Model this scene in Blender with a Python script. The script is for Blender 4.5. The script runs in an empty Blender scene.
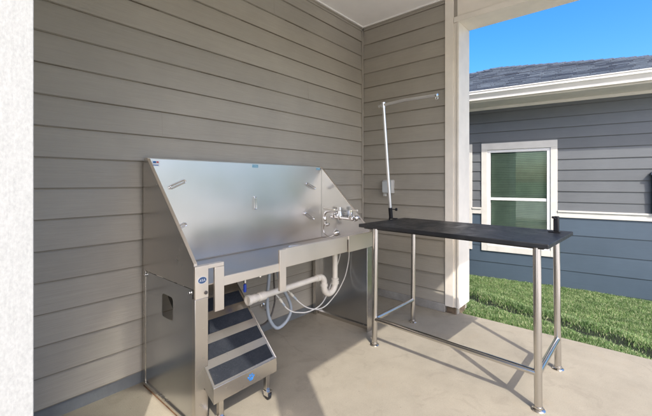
import bpy, bmesh, math, random
import numpy as np
from mathutils import Vector, Matrix

random.seed(7)
rng = np.random.default_rng(11)
scene = bpy.context.scene
COL = scene.collection
R = math.radians

# ------------------------------------------------------------------ materials
def new_mat(name):
    m = bpy.data.materials.new(name)
    m.use_nodes = True
    nt = m.node_tree
    b = nt.nodes.get('Principled BSDF')
    return m, nt, b

def N(nt, typ, **kw):
    n = nt.nodes.new(typ)
    for k, v in kw.items():
        if k in n.inputs:
            n.inputs[k].default_value = v
        else:
            setattr(n, k, v)
    return n

def coords(nt, scale=(1, 1, 1), which='Object'):
    tc = nt.nodes.new('ShaderNodeTexCoord')
    mp = nt.nodes.new('ShaderNodeMapping')
    mp.inputs['Scale'].default_value = scale
    nt.links.new(tc.outputs[which], mp.inputs['Vector'])
    return mp.outputs['Vector']

def noise(nt, vec, scale=5, detail=4, rough=.55, dist=0):
    n = nt.nodes.new('ShaderNodeTexNoise')
    n.inputs['Scale'].default_value = scale
    n.inputs['Detail'].default_value = detail
    n.inputs['Roughness'].default_value = rough
    n.inputs['Distortion'].default_value = dist
    nt.links.new(vec, n.inputs['Vector'])
    return n.outputs['Fac']

def ramp(nt, fac, stops):
    r = nt.nodes.new('ShaderNodeValToRGB')
    el = r.color_ramp.elements
    while len(el) < len(stops):
        el.new(.5)
    for e_, (p, c) in zip(el, stops):
        e_.position = p
        e_.color = (c[0], c[1], c[2], 1) if hasattr(c, '__len__') else (c, c, c, 1)
    nt.links.new(fac, r.inputs['Fac'])
    return r.outputs['Color']

def mix(nt, a, b, fac, mode='MIX'):
    m = nt.nodes.new('ShaderNodeMix')
    m.data_type = 'RGBA'
    m.blend_type = mode
    for sock, v in ((m.inputs[6], a), (m.inputs[7], b), (m.inputs[0], fac)):
        if hasattr(v, 'is_linked') or isinstance(v, bpy.types.NodeSocket):
            nt.links.new(v, sock)
        elif hasattr(v, '__len__'):
            sock.default_value = (v[0], v[1], v[2], 1)
        else:
            sock.default_value = v
    return m.outputs[2]

def bump(nt, b, h, strength=.3, dist=.01, prev=None):
    n = nt.nodes.new('ShaderNodeBump')
    n.inputs['Strength'].default_value = strength
    n.inputs['Distance'].default_value = dist
    nt.links.new(h, n.inputs['Height'])
    if prev is not None:
        nt.links.new(prev, n.inputs['Normal'])
    if b is not None:
        nt.links.new(n.outputs['Normal'], b.inputs['Normal'])
    return n.outputs['Normal']

def simple(name, col, rough=.6, metal=0, var=.06, nscale=8, bstr=0, bscale=60, spec=.5):
    m, nt, b = new_mat(name)
    v = coords(nt)
    f = noise(nt, v, nscale, 5)
    lo = tuple(max(0, c * (1 - var * 2)) for c in col)
    hi = tuple(c * (1 + var * 2) for c in col)
    nt.links.new(ramp(nt, f, [(.3, lo), (.7, hi)]), b.inputs['Base Color'])
    b.inputs['Roughness'].default_value = rough
    b.inputs['Metallic'].default_value = metal
    b.inputs['Specular IOR Level'].default_value = spec
    if bstr:
        bump(nt, b, noise(nt, v, bscale, 4), bstr, .004)
    return m

def siding_mat(name, col, phase, ex, axis='x', rough=.55, grain=.35):
    """painted fibre-cement boards: each board a slightly different tint, stamped wood grain along the board"""
    m, nt, b = new_mat(name)
    tc = nt.nodes.new('ShaderNodeTexCoord')
    sep = nt.nodes.new('ShaderNodeSeparateXYZ')
    nt.links.new(tc.outputs['Object'], sep.inputs[0])
    a = N(nt, 'ShaderNodeMath', operation='SUBTRACT'); a.inputs[1].default_value = phase
    nt.links.new(sep.outputs['Z'], a.inputs[0])
    d = N(nt, 'ShaderNodeMath', operation='DIVIDE'); d.inputs[1].default_value = ex
    nt.links.new(a.outputs[0], d.inputs[0])
    fl = N(nt, 'ShaderNodeMath', operation='FLOOR')
    nt.links.new(d.outputs[0], fl.inputs[0])
    wn = nt.nodes.new('ShaderNodeTexWhiteNoise'); wn.noise_dimensions = '1D'
    nt.links.new(fl.outputs[0], wn.inputs['W'])
    # grain coordinate: stretched along the board, shifted per board
    sc = (1.2, 1.2, 30) if axis != 'z' else (30, 30, 1.2)
    mp = nt.nodes.new('ShaderNodeMapping'); mp.inputs['Scale'].default_value = sc
    off = N(nt, 'ShaderNodeVectorMath', operation='ADD')
    cmb = nt.nodes.new('ShaderNodeCombineXYZ')
    mu = N(nt, 'ShaderNodeMath', operation='MULTIPLY'); mu.inputs[1].default_value = 7.3
    nt.links.new(wn.outputs['Value'], mu.inputs[0])
    nt.links.new(mu.outputs[0], cmb.inputs['X']); nt.links.new(mu.outputs[0], cmb.inputs['Y'])
    nt.links.new(tc.outputs['Object'], off.inputs[0]); nt.links.new(cmb.outputs[0], off.inputs[1])
    nt.links.new(off.outputs[0], mp.inputs['Vector'])
    g = noise(nt, mp.outputs[0], 3.2, 6, .6, 1.3)
    big = noise(nt, tc.outputs['Object'], 1.3, 4, .6)
    c1 = ramp(nt, wn.outputs['Value'], [(0, tuple(c * .93 for c in col)), (1, tuple(c * 1.06 for c in col))])
    c2 = mix(nt, c1, ramp(nt, big, [(.3, .88), (.7, 1.08)]), 1.0, 'MULTIPLY')
    c3 = mix(nt, c2, ramp(nt, g, [(.3, .93), (.7, 1.04)]), 1.0, 'MULTIPLY')
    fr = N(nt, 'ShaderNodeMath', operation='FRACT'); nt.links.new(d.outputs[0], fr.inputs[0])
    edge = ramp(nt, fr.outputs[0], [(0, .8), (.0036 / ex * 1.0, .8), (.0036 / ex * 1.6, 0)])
    c4 = mix(nt, c3, tuple(c * k for c, k in zip(col, (.40, .36, .30))), edge)   # darker brown strip along the bottom edge of each board
    nt.links.new(c4, b.inputs['Base Color'])
    b.inputs['Roughness'].default_value = rough
    bump(nt, b, g, grain, .004)
    return m

def steel_mat(name, col=(.55, .54, .52), rough=.28, stretch=(2, 2, 2), rv=.08, bstr=.04, smudge=.05):
    m, nt, b = new_mat(name)
    v = coords(nt, stretch)
    v0 = coords(nt)
    br = noise(nt, v, 60, 3, .7)
    sm = noise(nt, v0, 3.0, 2, .5, 0)
    spots = noise(nt, v0, 38, 3, .6)
    nt.links.new(ramp(nt, sm, [(.25, tuple(c * (1 - smudge * 2) for c in col)), (.75, tuple(min(1, c * (1 + smudge)) for c in col))]), b.inputs['Base Color'])
    b.inputs['Metallic'].default_value = 1
    mr = N(nt, 'ShaderNodeMapRange'); mr.inputs['From Min'].default_value = .3; mr.inputs['From Max'].default_value = .7
    mr.inputs['To Min'].default_value = rough - rv; mr.inputs['To Max'].default_value = rough + rv
    nt.links.new(sm, mr.inputs['Value'])
    sp2 = N(nt, 'ShaderNodeMapRange'); sp2.inputs['From Min'].default_value = .62; sp2.inputs['From Max'].default_value = .72
    sp2.inputs['To Min'].default_value = 0; sp2.inputs['To Max'].default_value = rv * .9
    nt.links.new(spots, sp2.inputs['Value'])
    ad = N(nt, 'ShaderNodeMath', operation='ADD'); nt.links.new(mr.outputs[0], ad.inputs[0]); nt.links.new(sp2.outputs[0], ad.inputs[1])
    nt.links.new(ad.outputs[0], b.inputs['Roughness'])
    if bstr > 0: bump(nt, b, br, bstr, .001)
    return m

M = {}
EX, ZA, ZB = .158, .074, .030
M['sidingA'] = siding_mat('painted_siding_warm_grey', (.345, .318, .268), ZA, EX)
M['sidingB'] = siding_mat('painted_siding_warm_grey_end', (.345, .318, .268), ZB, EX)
M['trimgrey'] = simple('painted_trim_warm_grey', (.345, .318, .268), .5, var=.03)
M['joint'] = simple('joint_caulk', (.30, .275, .23), .6, var=.03)
M['stem'] = simple('foundation_concrete', (.27, .26, .24), .85, var=.12, nscale=9, bstr=.4, bscale=50)
M['stemdark'] = simple('painted_foundation', (.13, .14, .145), .7, var=.08, nscale=9, bstr=.25, bscale=50)
M['ceil'] = simple('white_soffit_paint', (.90, .885, .85), .6, var=.01)
M['beige'] = simple('off_white_trim_paint', (.82, .765, .67), .5, var=.035, nscale=5, bstr=.12, bscale=45)
M['white'] = simple('white_vinyl', (.66, .66, .65), .35, var=.01)

def rough_trim():
    m, nt, b = new_mat('rough_sawn_white_trim')
    v = coords(nt, (26, 26, 2.2))
    g = noise(nt, v, 3.0, 7, .62, 1.6)
    v2 = coords(nt, (150, 150, 95))
    g2 = noise(nt, v2, 1.2, 4, .7)
    h = mix(nt, g, g2, .68)
    nt.links.new(ramp(nt, h, [(.3, (.29, .30, .29)), (.62, (.385, .39, .38))]), b.inputs['Base Color'])
    b.inputs['Roughness'].default_value = .6
    bump(nt, b, h, .2, .005)
    return m
M['rough_white'] = rough_trim()

def concrete():
    m, nt, b = new_mat('broom_finished_concrete')
    v = coords(nt)
    big = noise(nt, v, .9, 6, .62, .4)
    mid = noise(nt, v, 6, 6, .65)
    fine = noise(nt, v, 160, 3, .7)
    c = ramp(nt, big, [(.3, (.262, .237, .185)), (.5, (.292, .264, .207)), (.72, (.322, .292, .230))])
    c = mix(nt, c, ramp(nt, mid, [(.25, .86), (.55, 1.0), (.8, 1.06)]), 1.0, 'MULTIPLY')
    c = mix(nt, c, ramp(nt, fine, [(.3, .90), (.6, 1.04)]), 1.0, 'MULTIPLY')
    # orange-brown stains of their own shape
    st = noise(nt, coords(nt, (1, 1, 1)), 2.6, 7, .7, 1.2)
    c = mix(nt, c, (.31, .25, .175), ramp(nt, st, [(.58, 0), (.74, .35)]))
    blot = noise(nt, v, 3.3, 3, .5, 2.5)
    c = mix(nt, c, (.15, .13, .105), ramp(nt, blot, [(.60, 0), (.66, .2), (.72, .07)]))      # old water marks
    spk = noise(nt, v, 55, 2, .5)
    c = mix(nt, c, (.13, .115, .095), ramp(nt, spk, [(.70, 0), (.76, .6)]))                  # grit
    vo = nt.nodes.new('ShaderNodeTexVoronoi'); vo.feature = 'DISTANCE_TO_EDGE'; vo.inputs['Scale'].default_value = .55
    wv = N(nt, 'ShaderNodeVectorMath', operation='ADD'); wn_ = nt.nodes.new('ShaderNodeTexNoise'); wn_.inputs['Scale'].default_value = 3; wn_.inputs['Detail'].default_value = 8
    sc_ = N(nt, 'ShaderNodeVectorMath', operation='SCALE'); sc_.inputs['Scale'].default_value = .22
    nt.links.new(v, wn_.inputs['Vector']); nt.links.new(wn_.outputs['Color'], sc_.inputs[0]); nt.links.new(v, wv.inputs[0]); nt.links.new(sc_.outputs[0], wv.inputs[1])
    nt.links.new(wv.outputs[0], vo.inputs['Vector'])
    crm = mix(nt, (0, 0, 0), ramp(nt, big, [(.45, 0), (.6, .45)]), ramp(nt, vo.outputs['Distance'], [(0, 1), (.0035, 0)]))
    c = mix(nt, c, (.12, .10, .08), crm)                                                     # hairline cracks
    nt.links.new(c, b.inputs['Base Color'])
    b.inputs['Roughness'].default_value = .85
    broom = noise(nt, coords(nt, (140, 6, 1)), 1.5, 3, .6)
    n1 = bump(nt, None, fine, .25, .003)
    bump(nt, b, broom, .18, .003, n1)
    return m
M['concrete'] = concrete()
M['bounce_concrete'] = simple('pale_bounce_concrete', (.60, .56, .49), .85, var=.04, nscale=3, bstr=.2, bscale=90)  # high albedo, for the added bounce slab

BR = (.60, .575, .54)
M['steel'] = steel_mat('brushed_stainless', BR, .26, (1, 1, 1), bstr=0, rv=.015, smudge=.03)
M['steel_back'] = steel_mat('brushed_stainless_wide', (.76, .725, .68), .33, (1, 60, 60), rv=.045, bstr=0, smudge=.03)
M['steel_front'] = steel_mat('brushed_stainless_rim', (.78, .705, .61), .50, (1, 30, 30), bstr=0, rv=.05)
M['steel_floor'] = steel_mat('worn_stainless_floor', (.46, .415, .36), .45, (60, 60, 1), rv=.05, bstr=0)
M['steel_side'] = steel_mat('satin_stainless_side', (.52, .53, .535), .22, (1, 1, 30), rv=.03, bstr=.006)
M['steel_tube'] = steel_mat('polished_stainless_tube', (.62, .60, .57), .22, (1, 1, 1), bstr=0, rv=.015)
M['chrome'] = steel_mat('chrome', (.82, .82, .82), .08, rv=.03, bstr=0.0, smudge=.02)
M['alu'] = steel_mat('satin_aluminium', (.88, .88, .87), .42, rv=.05, bstr=.01)
M['black'] = simple('black_plastic', (.009, .009, .011), .45, var=.1, spec=.35)
M['rubber'] = simple('black_ribbed_rubber', (.010, .011, .0135), .40, var=.15, nscale=14, bstr=.35, bscale=200, spec=.5)
_nt = M['rubber'].node_tree; _b = _nt.nodes['Principled BSDF']
_mr = N(_nt, 'ShaderNodeMapRange'); _mr.inputs['From Min'].default_value = .35; _mr.inputs['From Max'].default_value = .65; _mr.inputs['To Min'].default_value = .30; _mr.inputs['To Max'].default_value = .55
_nt.links.new(noise(_nt, coords(_nt), 6, 6, .7, 1.0), _mr.inputs['Value']); _nt.links.new(_mr.outputs[0], _b.inputs['Roughness'])
def mat_grit():
    m, nt, b = new_mat('black_grit_tape')
    v = coords(nt)
    g = noise(nt, v, 420, 2, .8)
    w = noise(nt, v, 9, 5, .7)
    c = ramp(nt, g, [(.35, (.006, .008, .012)), (.6, (.016, .02, .027)), (.74, (.11, .12, .14))])
    c = mix(nt, c, (.05, .055, .062), ramp(nt, w, [(.5, 0), (.8, .35)]))
    b.inputs['Specular IOR Level'].default_value = .3
    nt.links.new(c, b.inputs['Base Color'])
    b.inputs['Roughness'].default_value = .75
    bump(nt, b, g, .6, .003)
    return m
M['grit'] = mat_grit()
M['pvc'] = simple('white_pvc', (.60, .56, .485), .35, var=.03, nscale=20)
M['tube_white'] = simple('white_poly_tube', (.68, .66, .62), .3, var=.02)
M['hose_grey'] = simple('grey_vinyl_hose', (.36, .40, .44), .35, var=.04)
M['hose_dark'] = simple('dark_braided_hose', (.09, .08, .075), .45, metal=.3, var=.2, nscale=80)
M['blue'] = simple('blue_plastic', (.01, .045, .35), .4)
M['blue_print'] = simple('blue_ink', (.03, .16, .42), .5, var=.3, nscale=60)
M['oval_ink'] = simple('oval_badge_ink', (.03, .08, .19), .4, var=.05)
M['sticker'] = simple('pale_blue_sticker', (.22, .40, .50), .5, var=.15, nscale=120)
M['sticker_white'] = simple('white_label', (.68, .70, .72), .5, var=.03)
M['red_print'] = simple('red_ink', (.45, .05, .05), .5)
M['rust'] = simple('rust_streak', (.17, .085, .04), .8, var=.3, nscale=40)
M['box_grey'] = simple('pale_grey_cast_box', (.46, .46, .44), .45, var=.04)
M['clear'] = simple('frosted_cover', (.50, .53, .54), .2, var=.03)
M['wood'] = simple('weathered_post_wood', (.13, .095, .062), .85, var=.25, nscale=25)
# neighbour
M['nb_low'] = siding_mat('slate_blue_siding', (.062, .090, .122), -.08, .26, grain=.12, rough=.45)
M['nb_up'] = siding_mat('mid_grey_lap_siding', (.118, .128, .136), 1.075, .156, grain=.2)
M['nb_trim'] = simple('cream_window_trim', (.58, .565, .52), .5, var=.03)
M['nb_gutter'] = simple('cream_gutter', (.74, .71, .64), .4, var=.03, nscale=4)
M['navy'] = simple('dark_navy_paint', (.018, .032, .05), .5, var=.05)
M['blind'] = simple('pale_blind_slat', (.62, .70, .57), .5, var=.05)
M['room'] = simple('dim_room_wall', (.05, .055, .05), .9)
def glass():
    m, nt, b = new_mat('tinted_window_glass')
    nt.nodes.remove(b)
    tr = N(nt, 'ShaderNodeBsdfTransparent'); tr.inputs['Color'].default_value = (.93, .97, .93, 1)
    gl = N(nt, 'ShaderNodeBsdfGlossy'); gl.inputs['Roughness'].default_value = .015
    gl.inputs['Color'].default_value = (.85, 1, .9, 1)
    fr = N(nt, 'ShaderNodeFresnel'); fr.inputs['IOR'].default_value = 1.6
    mp = N(nt, 'ShaderNodeMath', operation='ADD'); mp.inputs[1].default_value = .0
    nt.links.new(fr.outputs[0], mp.inputs[0])
    bn = N(nt, 'ShaderNodeBump'); bn.inputs['Strength'].default_value = .05; bn.inputs['Distance'].default_value = .01
    nt.links.new(noise(nt, coords(nt), 3.5, 2), bn.inputs['Height']); nt.links.new(bn.outputs[0], gl.inputs['Normal'])
    mx = N(nt, 'ShaderNodeMixShader')
    nt.links.new(mp.outputs[0], mx.inputs[0]); nt.links.new(tr.outputs[0], mx.inputs[1]); nt.links.new(gl.outputs[0], mx.inputs[2])
    nt.links.new(mx.outputs[0], nt.nodes['Material Output'].inputs['Surface'])
    return m
M['glass'] = glass()
def shingle():
    m, nt, b = new_mat('asphalt_shingles')
    uv = coords(nt, (1, 1, 1), 'UV')
    br = nt.nodes.new('ShaderNodeTexBrick')
    nt.links.new(uv, br.inputs['Vector'])
    br.inputs['Scale'].default_value = 1
    br.inputs['Brick Width'].default_value = .21
    br.inputs['Row Height'].default_value = .14
    br.inputs['Mortar Size'].default_value = .004
    br.inputs['Bias'].default_value = 0
    br.inputs['Color1'].default_value = (.022, .031, .048, 1)
    br.inputs['Color2'].default_value = (.10, .122, .145, 1)
    br.inputs['Mortar'].default_value = (.02, .02, .025, 1)
    g = noise(nt, uv, 180, 3, .8)
    w = noise(nt, uv, 7, 4, .6)
    c = mix(nt, br.outputs['Color'], ramp(nt, g, [(.3, .65), (.7, 1.35)]), 1.0, 'MULTIPLY')
    c = mix(nt, c, ramp(nt, w, [(.3, .75), (.7, 1.25)]), 1.0, 'MULTIPLY')
    nt.links.new(c, b.inputs['Base Color'])
    b.inputs['Roughness'].default_value = .9
    inv = br.outputs['Fac']
    n1 = bump(nt, None, g, .5, .004)
    n = nt.nodes.new('ShaderNodeBump'); n.invert = True
    n.inputs['Strength'].default_value = .8; n.inputs['Distance'].default_value = .01
    nt.links.new(inv, n.inputs['Height']); nt.links.new(n1, n.inputs['Normal'])
    nt.links.new(n.outputs[0], b.inputs['Normal'])
    return m
M['shingle'] = shingle()
M['ridge'] = simple('ridge_shingle', (.07, .085, .11), .9, var=.3, nscale=40, bstr=.3, bscale=200)
def ground_mat():
    m, nt, b = new_mat('turf_soil')
    v = coords(nt)
    f = noise(nt, v, 14, 6, .7)
    f2 = noise(nt, v, 1.1, 4, .6)
    c = ramp(nt, f, [(.3, (.03, .052, .014)), (.55, (.065, .11, .03)), (.8, (.12, .17, .055))])
    c = mix(nt, c, ramp(nt, f2, [(.3, .8), (.7, 1.2)]), 1.0, 'MULTIPLY')
    nt.links.new(c, b.inputs['Base Color'])
    b.inputs['Roughness'].default_value = .95
    bump(nt, b, f, .8, .03)
    return m
M['ground'] = ground_mat()
M['soil'] = simple('dark_damp_soil', (.010, .017, .007), .95, var=.3, nscale=30, bstr=.8, bscale=60)
def grass_mat():
    m, nt, b = new_mat('grass_blades')
    geo = nt.nodes.new('ShaderNodeNewGeometry')
    uvv = nt.nodes.new('ShaderNodeUVMap')
    sep = nt.nodes.new('ShaderNodeSeparateXYZ'); nt.links.new(uvv.outputs[0], sep.inputs[0])
    base = ramp(nt, geo.outputs['Random Per Island'], [(0, (.05, .115, .03)), (.35, (.115, .215, .06)), (.65, (.22, .34, .13)), (.85, (.40, .47, .25)), (1, (.56, .54, .37))])
    patch = noise(nt, coords(nt), 5.5, 4, .6)
    c = mix(nt, base, ramp(nt, patch, [(.32, (.62, .70, .6)), (.65, (1.25, 1.2, 1.15))]), 1.0, 'MULTIPLY')
    nt.links.new(c, b.inputs['Base Color'])
    b.inputs['Roughness'].default_value = .5
    # some light comes through a blade
    tl = N(nt, 'ShaderNodeBsdfTranslucent'); nt.links.new(c, tl.inputs['Color'])
    mx = N(nt, 'ShaderNodeMixShader'); mx.inputs[0].default_value = .3
    nt.links.new(b.outputs[0], mx.inputs[1]); nt.links.new(tl.outputs[0], mx.inputs[2])
    nt.links.new(mx.outputs[0], nt.nodes['Material Output'].inputs['Surface'])
    return m
M['grass'] = grass_mat()

# ------------------------------------------------------------------ mesh builder
class MB:
    def __init__(self):
        self.v, self.f, self.uv = [], [], None
    def add(self, vs, fs):
        o = len(self.v)
        self.v += [tuple(p) for p in vs]
        self.f += [tuple(i + o for i in f) for f in fs]
        return self
    def box(self, lo, hi, rot=None, at=None):
        x0, y0, z0 = lo; x1, y1, z1 = hi
        vs = [Vector(p) for p in ((x0,y0,z0),(x1,y0,z0),(x1,y1,z0),(x0,y1,z0),(x0,y0,z1),(x1,y0,z1),(x1,y1,z1),(x0,y1,z1))]
        if rot is not None: vs = [rot @ p for p in vs]
        if at is not None: vs = [p + Vector(at) for p in vs]
        return self.add(vs, [(0,3,2,1),(4,5,6,7),(0,1,5,4),(1,2,6,5),(2,3,7,6),(3,0,4,7)])
    def prism(self, pts, axis, a, b):
        """closed 2-D outline extruded along axis from a to b; pts are the two other coordinates in xyz order"""
        def mk(p, t):
            return {'x': (t, p[0], p[1]), 'y': (p[0], t, p[1]), 'z': (p[0], p[1], t)}[axis]
        n = len(pts)
        vs = [mk(p, a) for p in pts] + [mk(p, b) for p in pts]
        fs = [tuple(range(n))[::-1], tuple(range(n, 2 * n))] + [(i, (i + 1) % n, n + (i + 1) % n, n + i) for i in range(n)]
        return self.add(vs, fs)
    def tube(self, path, r, seg=16, caps=True, smoothpath=0):
        P = [Vector(p) for p in path]
        if smoothpath:
            Q = []
            for i in range(len(P) - 1):
                p0 = P[max(i - 1, 0)]; p1 = P[i]; p2 = P[i + 1]; p3 = P[min(i + 2, len(P) - 1)]
                for k in range(smoothpath):
                    t = k / smoothpath
                    Q.append(.5 * ((2 * p1) + (-p0 + p2) * t + (2 * p0 - 5 * p1 + 4 * p2 - p3) * t * t + (-p0 + 3 * p1 - 3 * p2 + p3) * t ** 3))
            Q.append(P[-1]); P = Q
        if hasattr(r, '__len__'):
            rr = [r[min(int(i * (len(r) - 1) / (len(P) - 1)), len(r) - 1)] for i in range(len(P))] if len(P) != len(r) else r
        else:
            rr = [r] * len(P)
        o = len(self.v); prev = None
        for i, p in enumerate(P):
            d = (P[min(i + 1, len(P) - 1)] - P[max(i - 1, 0)])
            if d.length < 1e-9: d = Vector((0, 0, 1))
            d.normalize()
            if prev is None:
                ref = Vector((0, 0, 1)) if abs(d.z) < .9 else Vector((1, 0, 0))
                u = d.cross(ref).normalized()
            else:
                u = (prev - d * prev.dot(d)).normalized()
            prev = u
            w = d.cross(u)
            for k in range(seg):
                a = 2 * math.pi * k / seg
                q = p + (u * math.cos(a) + w * math.sin(a)) * rr[i]
                self.v.append(tuple(q))
        for i in range(len(P) - 1):
            for k in range(seg):
                k2 = (k + 1) % seg
                self.f.append((o + i * seg + k, o + i * seg + k2, o + (i + 1) * seg + k2, o + (i + 1) * seg + k))
        if caps:
            self.f.append(tuple(o + k for k in range(seg))[::-1])
            e_ = o + (len(P) - 1) * seg
            self.f.append(tuple(e_ + k for k in range(seg)))
        return self
    def lathe(self, prof, at, axis=(0, 0, 1), seg=24):
        """profile [(r, h)...] spun round an axis; drawn as a tube of changing radius"""
        a = Vector(axis).normalized(); at = Vector(at)
        ref = Vector((0, 0, 1)) if abs(a.z) < .9 else Vector((1, 0, 0))
        u = a.cross(ref).normalized(); w = a.cross(u)
        o = len(self.v)
        for r, h in prof:
            for k in range(seg):
                t = 2 * math.pi * k / seg
                self.v.append(tuple(at + a * h + (u * math.cos(t) + w * math.sin(t)) * max(r, 1e-5)))
        for i in range(len(prof) - 1):
            for k in range(seg):
                k2 = (k + 1) % seg
                self.f.append((o + i * seg + k, o + i * seg + k2, o + (i + 1) * seg + k2, o + (i + 1) * seg + k))
        self.f.append(tuple(o + k for k in range(seg))[::-1])
        e_ = o + (len(prof) - 1) * seg
        self.f.append(tuple(e_ + k for k in range(seg)))
        return self
    def build(self, name, mat, parent=None, bevel=0, smooth=False, loc=None, segs=2):
        me = bpy.data.meshes.new(name)
        me.from_pydata(self.v, [], self.f)
        me.update()
        bm = bmesh.new(); bm.from_mesh(me)
        bmesh.ops.recalc_face_normals(bm, faces=bm.faces)
        bm.to_mesh(me); bm.free()
        if self.uv is not None:
            l = me.uv_layers.new(name='UVMap')
            for lp in me.loops:
                l.data[lp.index].uv = self.uv[lp.vertex_index]
        o = bpy.data.objects.new(name, me)
        COL.objects.link(o)
        for m_ in (mat if isinstance(mat, (list, tuple)) else [mat]):
            me.materials.append(m_)
        if parent is not None:
            o.parent = parent
        if loc is not None:
            o.location = loc
        if bevel:
            bv = o.modifiers.new('bevel', 'BEVEL'); bv.width = bevel; bv.segments = segs
            bv.limit_method = 'ANGLE'; bv.angle_limit = R(40)
        if smooth or bevel:
            me.polygons.foreach_set('use_smooth', [True] * len(me.polygons))
            try:
                me.set_sharp_from_angle(angle=R(38))
            except Exception:
                pass
        return o

def empty(name, loc, rz=0):
    o = bpy.data.objects.new(name, None); COL.objects.link(o)
    o.location = loc; o.rotation_euler = (0, 0, rz); o.empty_display_size = .1
    return o

def tag(o, label, cat, group=None):
    o['label'] = label; o['category'] = cat
    if group: o['group'] = group
    return o

def thing(name, label, cat, loc, rz=0, group=None):
    return tag(empty(name, loc, rz), label, cat, group)

class Off:
    """world coordinates -> coordinates of an un-rotated empty"""
    pass

# ------------------------------------------------------------------ lap siding
def lap_strip(mb, p0, p1, out, z0, z1, phase, ex, t=.015, t2=.003, step=.35, wob=.0011, inner=0.0, gap_every=None, rs=1):
    """a run of lapped boards from p0 to p1 (xy), faces looking along out (xy)"""
    rnd = random.Random(rs)
    p0 = Vector((p0[0], p0[1])); p1 = Vector((p1[0], p1[1])); o = Vector(out)
    L = (p1 - p0).length; n = max(2, int(L / step)); dirv = (p1 - p0) / L
    k0 = math.floor((z0 - phase) / ex)
    z = phase + k0 * ex
    while z < z1 - 1e-6:
        zb, zt = max(z, z0), min(z + ex, z1)
        rows = []
        for i in range(n + 1):
            q = p0 + dirv * (L * i / n)
            w = rnd.uniform(-wob, wob)
            w2 = rnd.uniform(-wob, wob) * .8
            f = (zt - zb) / ex
            a = q + o * (t + w); b_ = q + o * (t + (t2 - t) * f + w * .3)
            i_ = q + o * inner
            rows.append([(i_.x, i_.y, zb + w2), (a.x, a.y, zb + w2), (a.x, a.y, zb + .0035 + w2), (b_.x, b_.y, zt + .004), (i_.x, i_.y, zt + .004)])
        base = len(mb.v)
        for r_ in rows: mb.v += r_
        for i in range(n):
            for k in range(4):
                a = base + i * 5 + k
                mb.f.append((a, a + 1, a + 6, a + 5))
        mb.f.append(tuple(base + k for k in range(5)))
        mb.f.append(tuple(base + n * 5 + k for k in range(5))[::-1])
        z += ex
    return mb

# ------------------------------------------------------------------ setting: ground, patio, lawn
XE = 3.26          # patio edge towards the lawn
XW0, XW1 = -.005, .16
YA, XB = 2.2265, 3.188
def crest_x(y):
    return 3.58 + .283 * y + .03 * np.sin(y * 5.1) + .018 * np.sin(y * 13.7 + 1)
def lawn_z(x, y):
    t = x - crest_x(y)
    base = -.028 + .006 * np.sin(x * 7 + y * 3)
    g = -.075 * np.exp(-((t + .02) / .11) ** 2)
    s = np.clip((t - .03) / 1.05, 0, 1); s = s * s * (3 - 2 * s)
    drop = -.315 * s
    fade = np.clip((np.abs(y - .6) - 3.2) / 2, 0, 1)
    return base + (g + drop) * (1 - fade * .0)

def make_ground():
    # one sheet to the horizon, finer near the patio
    def axis(lo, hi, step, far):
        a = list(np.arange(lo, hi + 1e-6, step))
        d = step; x = hi
        out_hi = []
        while x < far:
            d *= 1.35; x += d; out_hi.append(x)
        d = step; x = lo; out_lo = []
        while x > -far:
            d *= 1.35; x -= d; out_lo.append(x)
        return np.array(out_lo[::-1] + a + out_hi)
    xs = axis(3.0, 6.6, .03, 700.); ys = axis(-3., 4., .05, 700.)
    X, Y = np.meshgrid(xs, ys, indexing='ij')
    Z = np.where(X > 3.15, lawn_z(np.minimum(X, 30), Y), -.34)
    nx, ny = len(xs), len(ys)
    vs = np.stack([X, Y, Z], -1).reshape(-1, 3)
    ii, jj = np.meshgrid(np.arange(nx - 1), np.arange(ny - 1), indexing='ij')
    a = (ii * ny + jj).ravel()
    fs = np.stack([a, a + ny, a + ny + 1, a + 1], -1)
    me = bpy.data.meshes.new('ground'); me.from_pydata(vs.tolist(), [], fs.tolist()); me.update()
    o = bpy.data.objects.new('ground', me); COL.objects.link(o)
    me.materials.append(M['ground']); me.materials.append(M['soil'])
    cx = xs[ii.ravel()] + .015; cy = ys[jj.ravel()] + .02
    t = cx - crest_x(cy)
    mi = ((np.abs(t + .03) < .145) & (np.abs(cy) < 4)).astype(np.int32)
    me.polygons.foreach_set('material_index', mi)
    me.polygons.foreach_set('use_smooth', [True] * len(me.polygons))
    o['kind'] = 'structure'
    return o
make_ground()

mb = MB()
mb.box((-.9, -1.35, -.12), (XE, 2.42, 0.0))
p = mb.build('patio', M['concrete'], bevel=.012, segs=3); p['kind'] = 'structure'
mb = MB(); mb.prism([(-14, -16), (5.5, -16), (5.5, -1.0), (XE + .012, -1.0), (XE + .012, -1.362), (-.912, -1.362), (-.912, 2.42), (-14, 2.42)], 'z', -.45, -.004)  # unseen slab added to bounce sun onto ceiling, walls and bath apron
p = mb.build('bounce_slab', M['bounce_concrete'], bevel=.01); p['kind'] = 'structure'

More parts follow.
